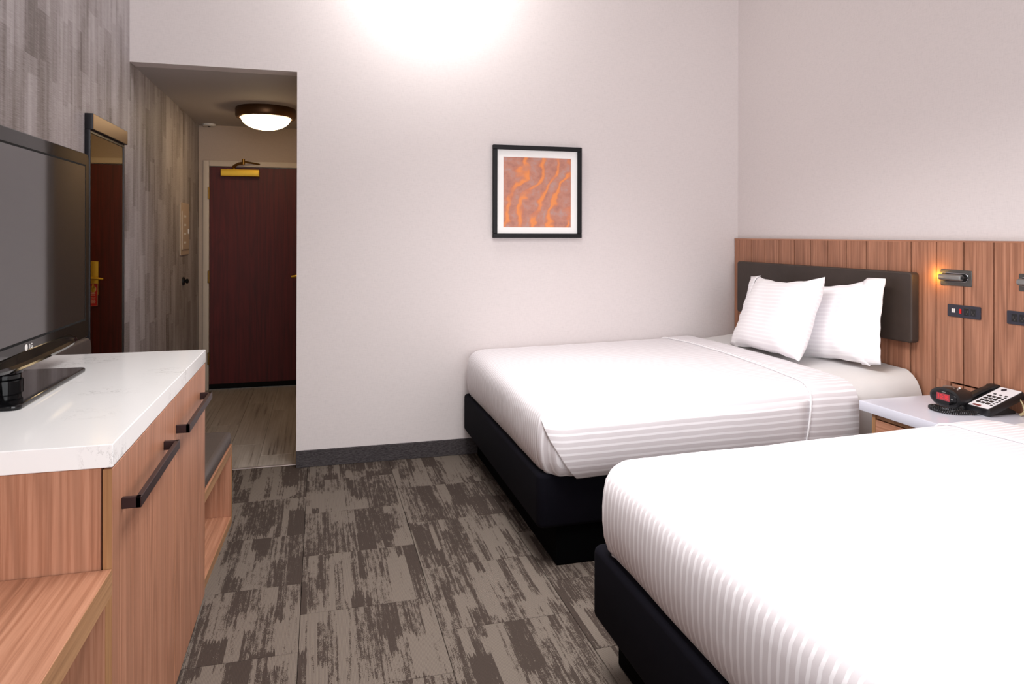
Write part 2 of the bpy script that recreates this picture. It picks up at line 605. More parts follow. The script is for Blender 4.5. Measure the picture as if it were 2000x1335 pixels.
def artmat():
    m = N('orange_dune_print')
    v = m.coords((1, 1, 1), False)
    sx = m.n('ShaderNodeSeparateXYZ'); m.l(v, sx.inputs[0])
    x, z = sx.outputs[0], sx.outputs[2]
    w1 = m.noise(m.coords((3.2, 1, 3.6), False), 1, 3, .5)
    u = m.math('ADD', m.math('MULTIPLY', x, 6.6), m.math('MULTIPLY', m.math('SUBTRACT', w1, .5), 3.0))
    u = m.math('SUBTRACT', u, m.math('MULTIPLY', z, 3.0))
    s = m.math('SINE', m.math('MULTIPLY', u, 2 * PI * 1.3))
    n2 = m.noise(m.coords((7, 1, 9), False), 1, 3)
    rid = m.math('MULTIPLY', m.ramp(s, [(.55, 0.0), (.93, 1.0)]), m.ramp(n2, [(.36, .1), (.52, 1.0)]))
    n3 = m.noise(m.coords((13, 1, 16), False), 1, 5, .6)
    c = m.ramp(n3, [(.3, lin((172, 118, 106))), (.5, lin((196, 138, 120))), (.68, lin((186, 156, 150)))])
    c = m.mix(m.math('MULTIPLY', m.ramp(s, [(.0, 0.0), (.6, 1.0)]), .45), c, lin((214, 126, 88)))
    c = m.mix(m.math('MULTIPLY', rid, .85), c, lin((244, 152, 84)))
    m.base(c)
    return m.fin(.6, 0, .3)


ART = artmat()

# ------------------------------------------------------------------ setting
XL, XR, YB, YE = -1.05, 2.92, 4.48, 6.909
HC = 2.407
XO = -0.13

f = bmesh.new()
box(f, XL - .15, XR + .15, -1.75, YB + .05, -.12, -.012)
floor = obj('floor', f, NAVYB); tag(floor, kind='structure')
f = bmesh.new()
box(f, XL - .15, .25, YB + .05, YE + .25, -.12, -.012)
hfloor = obj('floor_hall', f, NAVYB); tag(hfloor, kind='structure')

# carpet tiles, 0.49 m, laid in the floor
tsz = .49
me_tile = None
ncol = 0
x = XL + .0
xs = [XL] + [(-.065 - 2 * tsz) + tsz * i for i in range(1, 8)] + [XR]
xs = sorted(set(v for v in xs if XL <= v <= XR))
for i in range(len(xs) - 1):
    oy = .0 if i % 2 else .245
    y1 = YB + .055
    yy = [YB + .055]
    y0 = 3.97 + oy
    while y0 > -1.6:
        if y0 < YB: yy.append(y0)
        y0 -= tsz
    yy.append(-1.6)
    for a, b in zip(yy, yy[1:]):
        g = .0009
        t = B(xs[i] + g, xs[i + 1] - g, b + g, a - g, -.012, 0, .0012, 1)
        o = obj('carpet_tile', t, CARPET, floor, smooth=0)
# hall planks
px_ = [XL, -.979, -.773, -.567, -.361, -.155, .051, .25]
for i in range(len(px_) - 1):
    ys_ = [4.55]
    y0 = {3: 5.05, 4: 4.776, 2: 5.6, 5: 4.79, 1: 5.2}.get(i, 5.0)
    while y0 < YE + .1:
        ys_.append(y0); y0 += 1.22
    ys_.append(YE + .2)
    for a, b in zip(ys_, ys_[1:]):
        obj('floor_plank', B(px_[i] + .0006, px_[i + 1] - .0006, a + .0006, b - .0006, -.012, 0, .0012, 1), PLANKFLOOR, hfloor, smooth=0)
tag(obj('trim_1', B(XL + .002, XO, 4.532, 4.556, -.004, .004, .002), STRIPM), kind='structure')

# walls
tag(obj('wall_left', B(XL - .12, XL, -1.75, YE + .12, -.02, ROOM_H), LEFTWALL, smooth=0), kind='structure')
t = bmesh.new()
box(t, XO, XR + .12, YB, YB + .12, -.02, ROOM_H)
box(t, XL, XO, YB, YB + .12, HC, ROOM_H)
bmesh.ops.remove_doubles(t, verts=t.verts, dist=1e-5)
tag(obj('wall_back', t, WALL, smooth=0), kind='structure')
tag(obj('wall_right', B(XR, XR + .12, -1.75, YB, -.02, ROOM_H), WALL, smooth=0), kind='structure')
t = bmesh.new()
box(t, XL, XR, -1.75, -1.63, -.02, .75); box(t, XL, XR, -1.75, -1.63, 2.75, ROOM_H)
box(t, XL, -.55, -1.75, -1.63, .75, 2.75); box(t, 2.55, XR, -1.75, -1.63, .75, 2.75)
tag(obj('wall_front', t, WALL, smooth=0), kind='structure')
t = bmesh.new()
box(t, -.55, -.49, -1.72, -1.66, .75, 2.75); box(t, 2.49, 2.55, -1.72, -1.66, .75, 2.75)
box(t, -.49, 2.49, -1.72, -1.66, .75, .81); box(t, -.49, 2.49, -1.72, -1.66, 2.69, 2.75); box(t, .97, 1.03, -1.715, -1.665, .81, 2.69)
win = obj('window_1', t, FRAME_BEIGE, smooth=0); tag(win, kind='structure')
tag(obj('ceiling', B(XL - .12, XR + .12, -1.75, YB + .12, ROOM_H, ROOM_H + .1), CEIL, smooth=0), kind='structure')
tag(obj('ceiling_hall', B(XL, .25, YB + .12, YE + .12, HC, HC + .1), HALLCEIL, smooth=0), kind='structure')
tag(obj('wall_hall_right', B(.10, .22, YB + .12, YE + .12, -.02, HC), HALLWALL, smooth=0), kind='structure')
t = bmesh.new()
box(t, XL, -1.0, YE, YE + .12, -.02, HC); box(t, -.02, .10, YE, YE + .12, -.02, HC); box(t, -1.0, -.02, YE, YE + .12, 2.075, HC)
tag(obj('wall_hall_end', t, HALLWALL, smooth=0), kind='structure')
tag(obj('baseboard_back', B(XO - .002, XR, YB - .012, YB, 0, .102, .003), BASEB), kind='structure')
tag(obj('baseboard_left', B(XL, XL + .012, 3.76, 6.9, 0, .102, .003), BASEB), kind='structure')

# entrance door
door = thing('door_1', None, None, (-.5, YE, 0), kind='structure')
obj('door_leaf', B(-.963, -.052, YE + .012, YE + .055, .046, 2.033, .002, 1), DOORRED, door)
t = bmesh.new()
box(t, -1.014, -.964, YE - .016, YE + .07, 0, 2.087, .004); box(t, -.05, .0, YE - .016, YE + .07, 0, 2.087, .004)
box(t, -.964, -.05, YE - .016, YE + .07, 2.036, 2.087, .004)
obj('door_frame', t, FRAME_BEIGE, door)
obj('door_sweep', B(-.963, -.052, YE + .006, YE + .055, .004, .05, .003), BLACKR, door)
for z in (1.79, 1.03, .288):
    t = B(-.974, -.958, YE - .021, YE + .012, z - .055, z + .055, .002)
    lathe(t, [(.0, -.058), (.006, -.055), (.006, .055), (0, .058)], (-.966, YE - .02, z), 'Z', 10)
    obj('hinge', t, BRASSD, door)
cl = obj('door_closer', B(-.86, -.531, YE - .068, YE + .012, 1.946, 2.009, .004), BRASS, door)
t = bmesh.new()
tube(t, [(-.75, YE - .03, 2.005), (-.75, YE - .03, 2.028)], .016, 12)
tube(t, [(-.752, YE - .035, 2.03), (-.735, YE - .06, 2.045), (-.70, YE - .085, 2.058), (-.66, YE - .10, 2.062)], [.016, .012, .012, .016], 10)
tube(t, [(-.662, YE - .10, 2.05), (-.662, YE - .10, 2.098)], .013, 12)
tube(t, [(-.66, YE - .10, 2.075), (-.60, YE - .06, 2.07), (-.53, YE - .012, 2.062)], .008, 8)
obj('closer_arm', t, BRASSD, cl)
lk = obj('lock_plate', B(-.196, -.125, YE + .004, YE + .013, .885, 1.178, .003), BRASS, door)
t = bmesh.new()
tube(t, [(-.162, YE + .01, 1.03), (-.162, YE - .045, 1.03)], .011, 12)
tube(t, [(-.150, YE - .047, 1.032), (-.19, YE - .049, 1.031), (-.248, YE - .047, 1.024)], [.013, .0125, .010], 12)
obj('lever', t, BRASS, lk)
t = bmesh.new()
tube(t, [(-.162, YE + .006, .958), (-.162, YE - .022, .958)], .007, 10)
box(t, -.168, -.156, YE - .034, YE - .02, .944, .978, .003)
obj('thumb_turn', t, BRASS, lk)

# door hanger tag
tg = thing('door_hanger_tag', 'red paper hanger tag with white border hung from the entrance door thumb turn', 'door tag', (-.155, YE - .012, .786))
pts = []
outer = rrect(-.196, -.112, .786, .985, .006, 3)
t = bmesh.new()
hole = ellipse(-.160, .935, .021, .030, 24)
vo = [t.verts.new((a, YE - .013, b)) for a, b in outer]
vi = [t.verts.new((a, YE - .013, b)) for a, b in hole]
eo = [t.edges.new((vo[i], vo[(i + 1) % len(vo)])) for i in range(len(vo))]
ei = [t.edges.new((vi[i], vi[(i + 1) % len(vi)])) for i in range(len(vi))]
bmesh.ops.triangle_fill(t, use_beauty=True, edges=eo + ei)
fs = [fc for fc in t.faces if not all(v in vi for v in fc.verts)]
bmesh.ops.delete(t, geom=[fc for fc in t.faces if all(v in vi for v in fc.verts)], context='FACES_ONLY')
ex = bmesh.ops.extrude_face_region(t, geom=list(t.faces))
bmesh.ops.translate(t, verts=[v for v in ex['geom'] if isinstance(v, bmesh.types.BMVert)], vec=(0, .001, 0))
obj('card', t, TAGRED, tg, smooth=0)
t = bmesh.new()
yf = YE - .0136
for i in range(len(outer)):
    a = Vector((outer[i][0], yf, outer[i][1])); b = Vector((outer[(i + 1) % len(outer)][0], yf, outer[(i + 1) % len(outer)][1]))
    c = Vector((-.154, yf, .8855))
    tube(t, [a + (c - a).normalized() * .003, b + (c - b).normalized() * .003], .0011, 5)
for i in range(24):
    a, b = hole[i], hole[(i + 1) % 24]
    tube(t, [(a[0], yf, a[1]), (b[0], yf, b[1])], .0013, 5)
random.seed(3)
for k in range(7):
    z = .893 - k * .0125 - (.004 if k > 1 else 0)
    wdt = .017 if k < 2 else .021 - random.random() * .006
    x0 = -.158 - wdt
    while x0 < -.158 + wdt:
        ln = .004 + random.random() * .006
        box(t, x0, min(x0 + ln, -.158 + wdt), yf - .0003, yf + .0008, z, z + (.006 if k < 2 else .0035))
        x0 += ln + .002
o = obj('printed_border_and_lines', t, TAGW, tg, smooth=0)

# ------------------------------------------------------------------ left wall fittings
pn = thing('electrical_panel', 'beige painted breaker panel set flush in the grey hall wall', 'panel', (XL, 6.18, 1.25))
obj('cover_plate', B(XL, XL + .008, 5.995, 6.36, 1.25, 1.668, .002), BEIGEP, pn)
dr = obj('panel_door', B(XL + .006, XL + .016, 6.03, 6.325, 1.295, 1.60, .003), BEIGEP, pn)
t = bmesh.new(); box(t, XL + .015, XL + .022, 6.26, 6.29, 1.42, 1.46, .002)
obj('latch', t, WHITEP, dr)
for z in (1.56, 1.49, 1.42, 1.35): obj('sticker', B(XL + .015, XL + .0172, 6.10, 6.17, z - .008, z + .008), WHITEP, dr, smooth=0)
kn = thing('door_stop', 'black round door stop mounted on the hall wall below the beige panel', 'door stop', (XL, 6.13, 1.01))
t = bmesh.new(); lathe(t, [(.0, 0), (.033, 0), (.033, .010), (.026, .015), (0, .015)], (XL, 6.13, 1.042), 'X', 24)
obj('wall_plate', t, BLACK, kn)
t = bmesh.new(); lathe(t, [(.0, .012), (.012, .012), (.012, .022), (.019, .028), (.019, .038), (.012, .043), (0, .043)], (XL, 6.13, 1.042), 'X', 20)
obj('bumper', t, BLACKR, kn)

# mirror
mi = thing('wall_mirror', 'tall wall mirror with dark frame and bronze header reflecting the entrance door', 'mirror', (XL, 3.98, .45))
t = bmesh.new()
box(t, XL, -1.026, 3.675, 3.688, .45, 1.905, .001); box(t, XL, -1.026, 4.262, 4.276, .45, 1.905, .001); box(t, XL, -1.026, 3.688, 4.262, .45, .465, .001)
box(t, XL, -1.026, 3.688, 4.262, 1.89, 1.905)
obj('frame', t, FRAMEDK, mi)
obj('mirror_glass', B(XL + .004, -1.030, 3.687, 4.263, .464, 1.892), MIRROR, mi, smooth=0)
hd = obj('header', B(XL, -1.0145, 3.675, 4.284, 1.905, 1.980, .0015), FRAMEDK, mi)
obj('header_face', B(-1.0150, -1.0130, 3.676, 4.283, 1.907, 1.978, .0008, 1), BRONZEF, hd)

# hall light
hl = thing('hall_ceiling_light', 'round flush ceiling light with bronze rim and lit glass bowl', 'ceiling light', (-.405, 5.87, HC))
t = bmesh.new()
lathe(t, [(.0, 0), (.222, 0), (.227, -.012), (.227, -.062), (.218, -.078), (.196, -.080), (.188, -.070), (.188, -.02), (0, -.02)], (-.405, 5.87, HC), 'Z', 56)
obj('rim', t, BRONZEF, hl)
t = bmesh.new()
prof = [(0, -.168)]
for i in range(1, 13):
    a = PI / 2 * i / 12
    prof.append((.186 * math.sin(a), -.072 - .096 * math.cos(a)))
prof.append((.186, -.045)); prof.append((0, -.045))
lathe(t, prof, (-.405, 5.87, HC), 'Z', 48)
obj('glass_bowl', t, DOME, hl)
sp = thing('ceiling_sensor', 'small white flat cover on the hall ceiling above the entrance door', 'sensor', (-.955, 6.84, HC))
t = bmesh.new(); lathe(t, [(0, 0), (.055, 0), (.055, -.014), (.048, -.020), (0, -.020)], (-.955, 6.835, HC), 'Z', 28)
obj('cover', t, WHITEP, sp)
t = bmesh.new(); lathe(t, [(0, -.019), (.012, -.019), (.010, -.026), (0, -.026)], (-.955, 6.835, HC), 'Z', 16)
obj('sensor_eye', t, BLACK, sp)

# ------------------------------------------------------------------ picture
pc = thing('framed_picture', 'square black framed orange abstract print with white mat on the back wall', 'picture', (1.40, YB, 1.398))
t = bmesh.new()
px0, px1, pz0, pz1, fw = 1.092, 1.707, 1.398, 2.006, .029
for a in ((px0, px1, pz0, pz0 + fw), (px0, px1, pz1 - fw, pz1)): box(t, a[0], a[1], YB - .030, YB - .002, a[2], a[3], .002, 1)
for a in ((px0, px0 + fw), (px1 - fw, px1)): box(t, a[0], a[1], YB - .030, YB - .002, pz0 + fw, pz1 - fw, .002, 1)
obj('frame', t, PICBLACK, pc)
t = bmesh.new()
ax0, ax1, az0, az1 = 1.165, 1.634, 1.468, 1.930
box(t, px0 + fw, px1 - fw, YB - .014, YB - .008, pz0 + fw, az0); box(t, px0 + fw, px1 - fw, YB - .014, YB - .008, az1, pz1 - fw)
box(t, px0 + fw, ax0, YB - .014, YB - .008, az0, az1); box(t, ax1, px1 - fw, YB - .014, YB - .008, az0, az1)
obj('mat_board', t, MATW, pc, smooth=0)
obj('print', B(ax0 - .004, ax1 + .004, YB - .0105, YB - .007, az0 - .004, az1 + .004), ART, pc, smooth=0)

# ------------------------------------------------------------------ dresser
XD = -.428
ds = thing('dresser', 'walnut two door dresser with white quartz top under the television', 'dresser', (-.74, 2.33, 0))
t = bmesh.new()
box(t, -1.035, -.4505, 1.690, 1.712, 0, .917, .001, 1); box(t, -1.035, -.4505, 2.951, 2.973, 0, .917, .001, 1)
box(t, -1.035, -.4505, 2.32, 2.34, .06, .917); box(t, -1.035, -1.02, 1.712, 2.951, .05, .917); box(t, -1.02, -.4505, 1.712, 2.951, .05, .07)
box(t, -1.02, -.4505, 1.712, 2.951, .895, .917)
obj('carcass', t, W_V, ds, smooth=0)
obj('plinth', B(-1.0, -.47, 1.72, 2.94, 0, .05), BLACK, ds, smooth=0)
obj('worktop', B(-1.046, -.4265, 1.687, 2.976, .918, .968, .0018, 2), QUARTZ, ds)
for (ya, yb, h0, h1) in ((1.690, 2.3775, 1.762, 2.222), (2.3805, 2.973, 2.385, 2.862)):
    d = obj('door', B(-.446, XD, ya, yb, .012, .914, .001, 1), W_V, ds, smooth=0)
    obj('edge_band', B(-.446, XD - .0005, ya - .0008, ya + .001, .012, .914), W_EDGEV, d, smooth=0)
    t = bmesh.new()
    box(t, XD, XD + .040, h0, h0 + .012, .800, .825, .001, 1)
    box(t, XD, XD + .040, h1 - .012, h1, .800, .825, .001, 1)
    box(t, XD + .029, XD + .041, h0, h1, .800, .825, .001, 1)
    obj('handle', t, BRONZE, d, smooth=0)

# desk
dk = thing('desk', 'walnut writing desk with thick slab top against the near side of dresser', 'desk', (-.74, 1.1, 0))
obj('desk_top', B(-1.04, XD, .45, 1.687, .645, .70, .0012, 1), W_Y, dk, smooth=0)
obj('edge_band', B(XD - .0005, XD + .0009, .45, 1.687, .6455, .6995), W_EDGE, dk, smooth=0)
for a, b in ((1.645, 1.687), (.45, .492)):
    e = obj('end_panel', B(-1.035, XD - .0012, a, b, 0, .645, .001, 1), W_V, dk, smooth=0)
    obj('edge_band', B(XD - .0015, XD - .0002, a, b, 0, .645), W_EDGEV, e, smooth=0)
obj('back_panel', B(-1.035, -1.017, .492, 1.645, .20, .645), W_V, dk, smooth=0)

# ------------------------------------------------------------------ bench
bn = thing('luggage_bench', 'low walnut luggage bench with taupe padded seat beyond the dresser', 'bench', (-.714, 3.372, 0), R(-2.3))
def bb(name, *a, mat=W_V, bev=.001, par=None, smooth=0, seg=1):
    return obj(name, B(*a, bev, seg), mat, par or bn, smooth=smooth, local=True)
bb('base_shelf', -.295, .288, -.355, .355, .0, .036, mat=W_Y)
bb('edge_band', .288, .2895, -.355, .355, .0, .036, mat=W_EDGE, bev=0)
e1 = bb('end_panel', -.295, .288, .333, .355, .036, .345)
bb('edge_band', .288, .2895, .333, .355, .036, .345, mat=W_EDGEV, bev=0, par=e1)
e2 = bb('end_panel', -.295, .288, -.355, -.333, .036, .345)
bb('edge_band', .288, .2895, -.355, -.333, .036, .345, mat=W_EDGEV, bev=0, par=e2)
bb('seat_board', -.295, .288, -.355, .355, .345, .385, mat=W_Y)
bb('edge_band', .288, .2895, -.355, .355, .345, .385, mat=W_EDGE, bev=0)
bb('back_board', -.295, -.280, -.333, .333, .036, .345)
obj('seat_cushion', B(-.295, .288, -.353, .353, .385, .452, .022, 4), BENCHPAD, bn, local=True)

bp = thing('wall_cushion', 'brown padded backrest panel with rounded corner mounted above the bench beside the mirror', 'wall cushion', (-1.04, 3.3, .46))
obj('board', B(XL, -1.03, 2.985, 3.598, .46, .968, .002), W_EDGEV, bp)
t = bmesh.new(); prism(t, rrect(2.99, 3.606, .47, .952, .05, 6), 'X', -1.03, -.998, .010, 3)
obj('pad', t, BENCHPAD, bp)

# ------------------------------------------------------------------ television
tv = thing('television', 'black flat screen television standing on the white dresser top', 'television', (-.87, 2.34, .968))
YT0, YT1 = 1.83, 2.852
t = bmesh.new()
prism(t, rrect(YT0, YT1, 1.050, 1.704, .022, 5), 'X', -.872, -.80, .003, 2)
bz = obj('bezel', t, GLOSS, tv, 50)
t = bmesh.new()
frame_x(t, -.802, -.7992, 1.866, 2.815, 1.112, 1.664, 1.871, 2.808, 1.119, 1.658)
obj('screen_gasket', t, BLACKR, tv, smooth=0)
obj('screen', B(-.803, -.7996, 1.869, 2.810, 1.117, 1.660), SCREEN, tv, smooth=0)
t = bmesh.new()
prism(t, rrect(1.845, 2.835, 1.085, 1.692, .03, 4), 'X', -.905, -.868, .012, 2)
obj('rear_shell', t, BLACK, tv)
# curved lower lip with chrome underside
t = bmesh.new()
n = 40
rows = []
LP = [(-.801, 1.086), (-.797, 1.088), (-.772, 1.071), (-.766, 1.062), (-.770, 1.054), (-.785, 1.046), (-.801, 1.042)]
for i in range(n + 1):
    u = -1 + 2 * i / n
    tip = max(0.02, 1 - abs(u) ** 9) ** .5
    rows.append([t.verts.new((-.801 + (px + .801) * tip, 2.34 + .335 * u, 1.066 + .010 * abs(u) ** 3 + (pz - 1.066) * (tip if pz > 1.066 else .35 + .65 * tip) * (1 - .45 * abs(u) ** 2 if pz > 1.066 else 1))) for px, pz in LP])
m_ = len(LP)
for a, b in zip(rows, rows[1:]):
    for k in range(m_): t.faces.new((a[k], b[k], b[(k + 1) % m_], a[(k + 1) % m_]))
t.faces.new(rows[0]); t.faces.new(rows[-1][::-1])
lip = obj('lower_lip', t, GLOSS, tv, 14)
t = bmesh.new()
tube(t, [(-.796, 2.34 + .325 * u, 1.0425 + .016 * abs(u) ** 3) for u in [.80 + i * .0175 for i in range(12)]], .0035, 8)
obj('chrome_edge', t, SILVER, lip)
t = bmesh.new()
lathe(t, [(0, 0), (.046, 0), (.046, .02), (.041, .024), (.041, .035), (.045, .039), (.043, .08), (.043, .12), (0, .12)], (-.872, 2.34, .980), 'Z', 28)
obj('neck', t, GLOSS, tv)
t = bmesh.new()
prism(t, rrect(-1.0, -.737, 2.065, 2.612, .02, 4), 'Z', .968, .981, .004, 2)
obj('stand_base', t, GLOSS, tv)
t = text_bm('LG', .020)
bmesh.ops.transform(t, matrix=Matrix.Translation((-.7992, 2.322, 1.0965)) @ FACE_PX, verts=t.verts)
obj('logo_letters', t, WHITEP, bz, smooth=0)
t = bmesh.new(); lathe(t, [(0, 0), (.0095, 0), (.0095, .0008), (0, .0008)], (-.800, 2.290, 1.0965), 'X', 24)
lg = obj('logo_disc', t, WHITEP, bz, smooth=0)

# ------------------------------------------------------------------ headboard wall panel
hb = thing('wood_paneling', 'walnut plank panel running along the right wall behind both beds', 'headboard', (XR - .015, 2.5, 0))
obj('backing_board', B(XR - .012, XR, .55, 4.476, 0, 1.392), GROOVE, hb, smooth=0)
obj('top_rail', B(XR - .030, XR - .011, .55, 4.478, 1.388, 1.396, .001, 1), W_Y, hb, smooth=0)
seams = [4.478, 4.422]
yv = 4.268
while yv > .6:
    seams.append(yv); yv -= .1513
seams.append(.55)
ZT = 1.389
HY0, HY1, HZ = 1.86, 2.672, .728      # access hatch cut into the planks
def plank(a, b, z0, z1, par):
    g = .0030
    obj('plank', B(XR - .030, XR - .012, b + g, a - g, z0, z1, .0012, 1), W_PLANK, par, smooth=0)
for a, b in zip(seams, seams[1:]):
    if b >= HY1 or a <= HY0: plank(a, b, 0, ZT, hb)
    else:
        plank(a, b, HZ, ZT, hb)
        if a > HY1 + .004: plank(a, HY1, 0, HZ, hb)
        if b < HY0 - .004: plank(HY0, b, 0, HZ, hb)
ht = thing('access_hatch', 'removable walnut hatch outlined in the headboard wall behind the phone', 'hatch', (XR - .02, 2.26, .45))
hs = [HY1] + [s for s in seams if HY0 < s < HY1] + [HY0]
for a, b in zip(hs, hs[1:]): plank(a - (.004 if a == HY1 else 0), b + (.003 if b == HY0 else 0), .45, HZ - .008, ht)

hc = thing('headboard_cushion', 'brown leather headboard cushion mounted behind the two pillows of the far bed', 'headboard cushion', (2.86, 3.61, .883), group=None)
t = bmesh.new()
prism(t, rrect(2.853, 4.368, .883, 1.236, .018, 5), 'X', 2.840, XR - .030, .009, 4)
obj('pad', t, LEATHER, hc)
t = bmesh.new()
prism(t, rrect(2.866, 4.355, .896, 1.223, .02, 4), 'X', 2.885, XR - .028)
obj('backing', t, BLACK, hc)

# reading lamps
def reading_lamp(y0, y1, z0, z1, label):
    xf = XR - .030
    L = thing('reading_lamp', label, 'wall lamp', (xf, (y0 + y1) / 2, z0), group='reading lamps on the headboard')
    t = bmesh.new(); prism(t, rrect(y0, y1, z0, z1, .005, 3), 'X', xf - .004, xf, .001, 1)
    pl_ = obj('mounting_plate', t, GREYMET, L)
    zc = (z0 + z1) / 2 + .002
    # recess rim (stadium outline)
    t = bmesh.new()
    cy0, cy1 = y0 + .035, y1 - .026
    ring = [(yy, zc + .019 * s) for yy, s in ()]
    path = []
    for i in range(13):
        a = PI / 2 + PI * i / 12
        path.append((xf - .006, cy0 + .019 * math.cos(a), zc + .019 * math.sin(a)))
    for i in range(13):
        a = -PI / 2 + PI * i / 12
        path.append((xf - .006, cy1 + .019 * math.cos(a), zc + .019 * math.sin(a)))
    path.append(path[0])
    tube(t, path, .0016, 6)
    obj('recess_rim', t, SILVER, pl_)
    t = bmesh.new()
    prism(t, ellipse((cy0 + cy1) / 2, zc, (cy1 - cy0) / 2 + .018, .018, 32, 4), 'X', xf - .0045, xf - .0038)
    obj('recess', t, BLACK, pl_, smooth=0)
    t = bmesh.new()
    lathe(t, [(0, cy0), (.011, cy0), (.015, cy0 + .004), (.015, y1 - .016), (.0135, y1 - .012), (0, y1 - .012)], (xf - .019, 0, zc), 'Y', 24)
    hdp = obj('lamp_head', t, GREYMETL, L)
    t = bmesh.new()
    lathe(t, [(0, y1 - .0125), (.011, y1 - .0125), (.011, y1 - .0105), (0, y1 - .0105)], (xf - .019, 0, zc), 'Y', 20)
    obj('lens', t, LAMPTIP, hdp)
    t = bmesh.new()
    tube(t, [(xf - .004, cy0 - .010, zc), (xf - .020, cy0 - .010, zc), (xf - .020, cy0 + .006, zc)], .006, 10)
    obj('pivot', t, BLACK, L)
reading_lamp(2.559, 2.728, 1.184, 1.258, 'grey folding reading lamp on headboard planks, lit, nearer the far bed')
reading_lamp(2.164, 2.333, 1.184, 1.258, 'grey folding reading lamp on headboard planks at the right edge of view')

# outlet plates
def outlet(y0, y1, z0, z1, label, flip):
    xf = XR - .030
    L = thing('power_outlet', label, 'outlet', (xf, (y0 + y1) / 2, z0), group='outlet plates on the headboard')
    t = bmesh.new(); prism(t, rrect(y0, y1, z0, z1, .005, 3), 'X', xf - .005, xf, .0015, 2)
    P_ = obj('plate', t, DARKPLATE, L)
    zc = (z0 + z1) / 2
    def Y(u): return y0 + (y1 - y0) * (u if flip else 1 - u)
    for du in (-.028, .028):
        yy = Y(.19 + du)
        obj('usb_port', B(xf - .0066, xf - .004, yy - .0035, yy + .0035, zc - .009, zc + .009, .0008, 1), WHITEP, L, smooth=0)
    yy = Y(.41)
    obj('rocker_switch', B(xf - .009, xf - .004, yy - .005, yy + .005, zc - .011, zc + .011, .002, 2), REDSW, L)
    for u in (.59, .79):
        yy = Y(u)
        s_ = obj('socket', B(xf - .0062, xf - .004, yy - .014, yy + .014, zc - .0165, zc + .0165, .001, 1), SOCKET, L, smooth=0)
        t = bmesh.new()
        box(t, xf - .0066, xf - .006, yy - .008, yy - .0055, zc - .004, zc + .006); box(t, xf - .0066, xf - .006, yy + .0055, yy + .008, zc - .004, zc + .006)
        lathe(t, [(0, -.0066), (.0026, -.0066), (.0026, -.006), (0, -.006)], (xf, yy, zc - .009), 'X', 10)
        obj('slots', t, GREYMET, s_, smooth=0)
outlet(2.512, 2.686, 1.038, 1.096, 'dark outlet plate with red switch nearer the far bed on headboard planks', False)
outlet(2.212, 2.386, 1.038, 1.096, 'dark outlet plate at the right edge of view, sockets at its left end', True)

# ------------------------------------------------------------------ beds
def wob(p, amp):
    a = noise.noise(Vector((p.x * 3.1, p.y * 3.1, p.z * 3.1 + 5))) + .5 * noise.noise(Vector((p.x * 8.3 + 7, p.y * 8.3, p.z * 8.3)))
    b = noise.noise(Vector((p.x * 3.1 + 31, p.y * 3.1, p.z * 3.1))) + .5 * noise.noise(Vector((p.x * 9 + 17, p.y * 9, p.z * 5)))
    c = noise.noise(Vector((p.x * 3.1, p.y * 3.1 + 57, p.z * 3.1)))
    return p + Vector((b * amp, c * amp, a * amp))


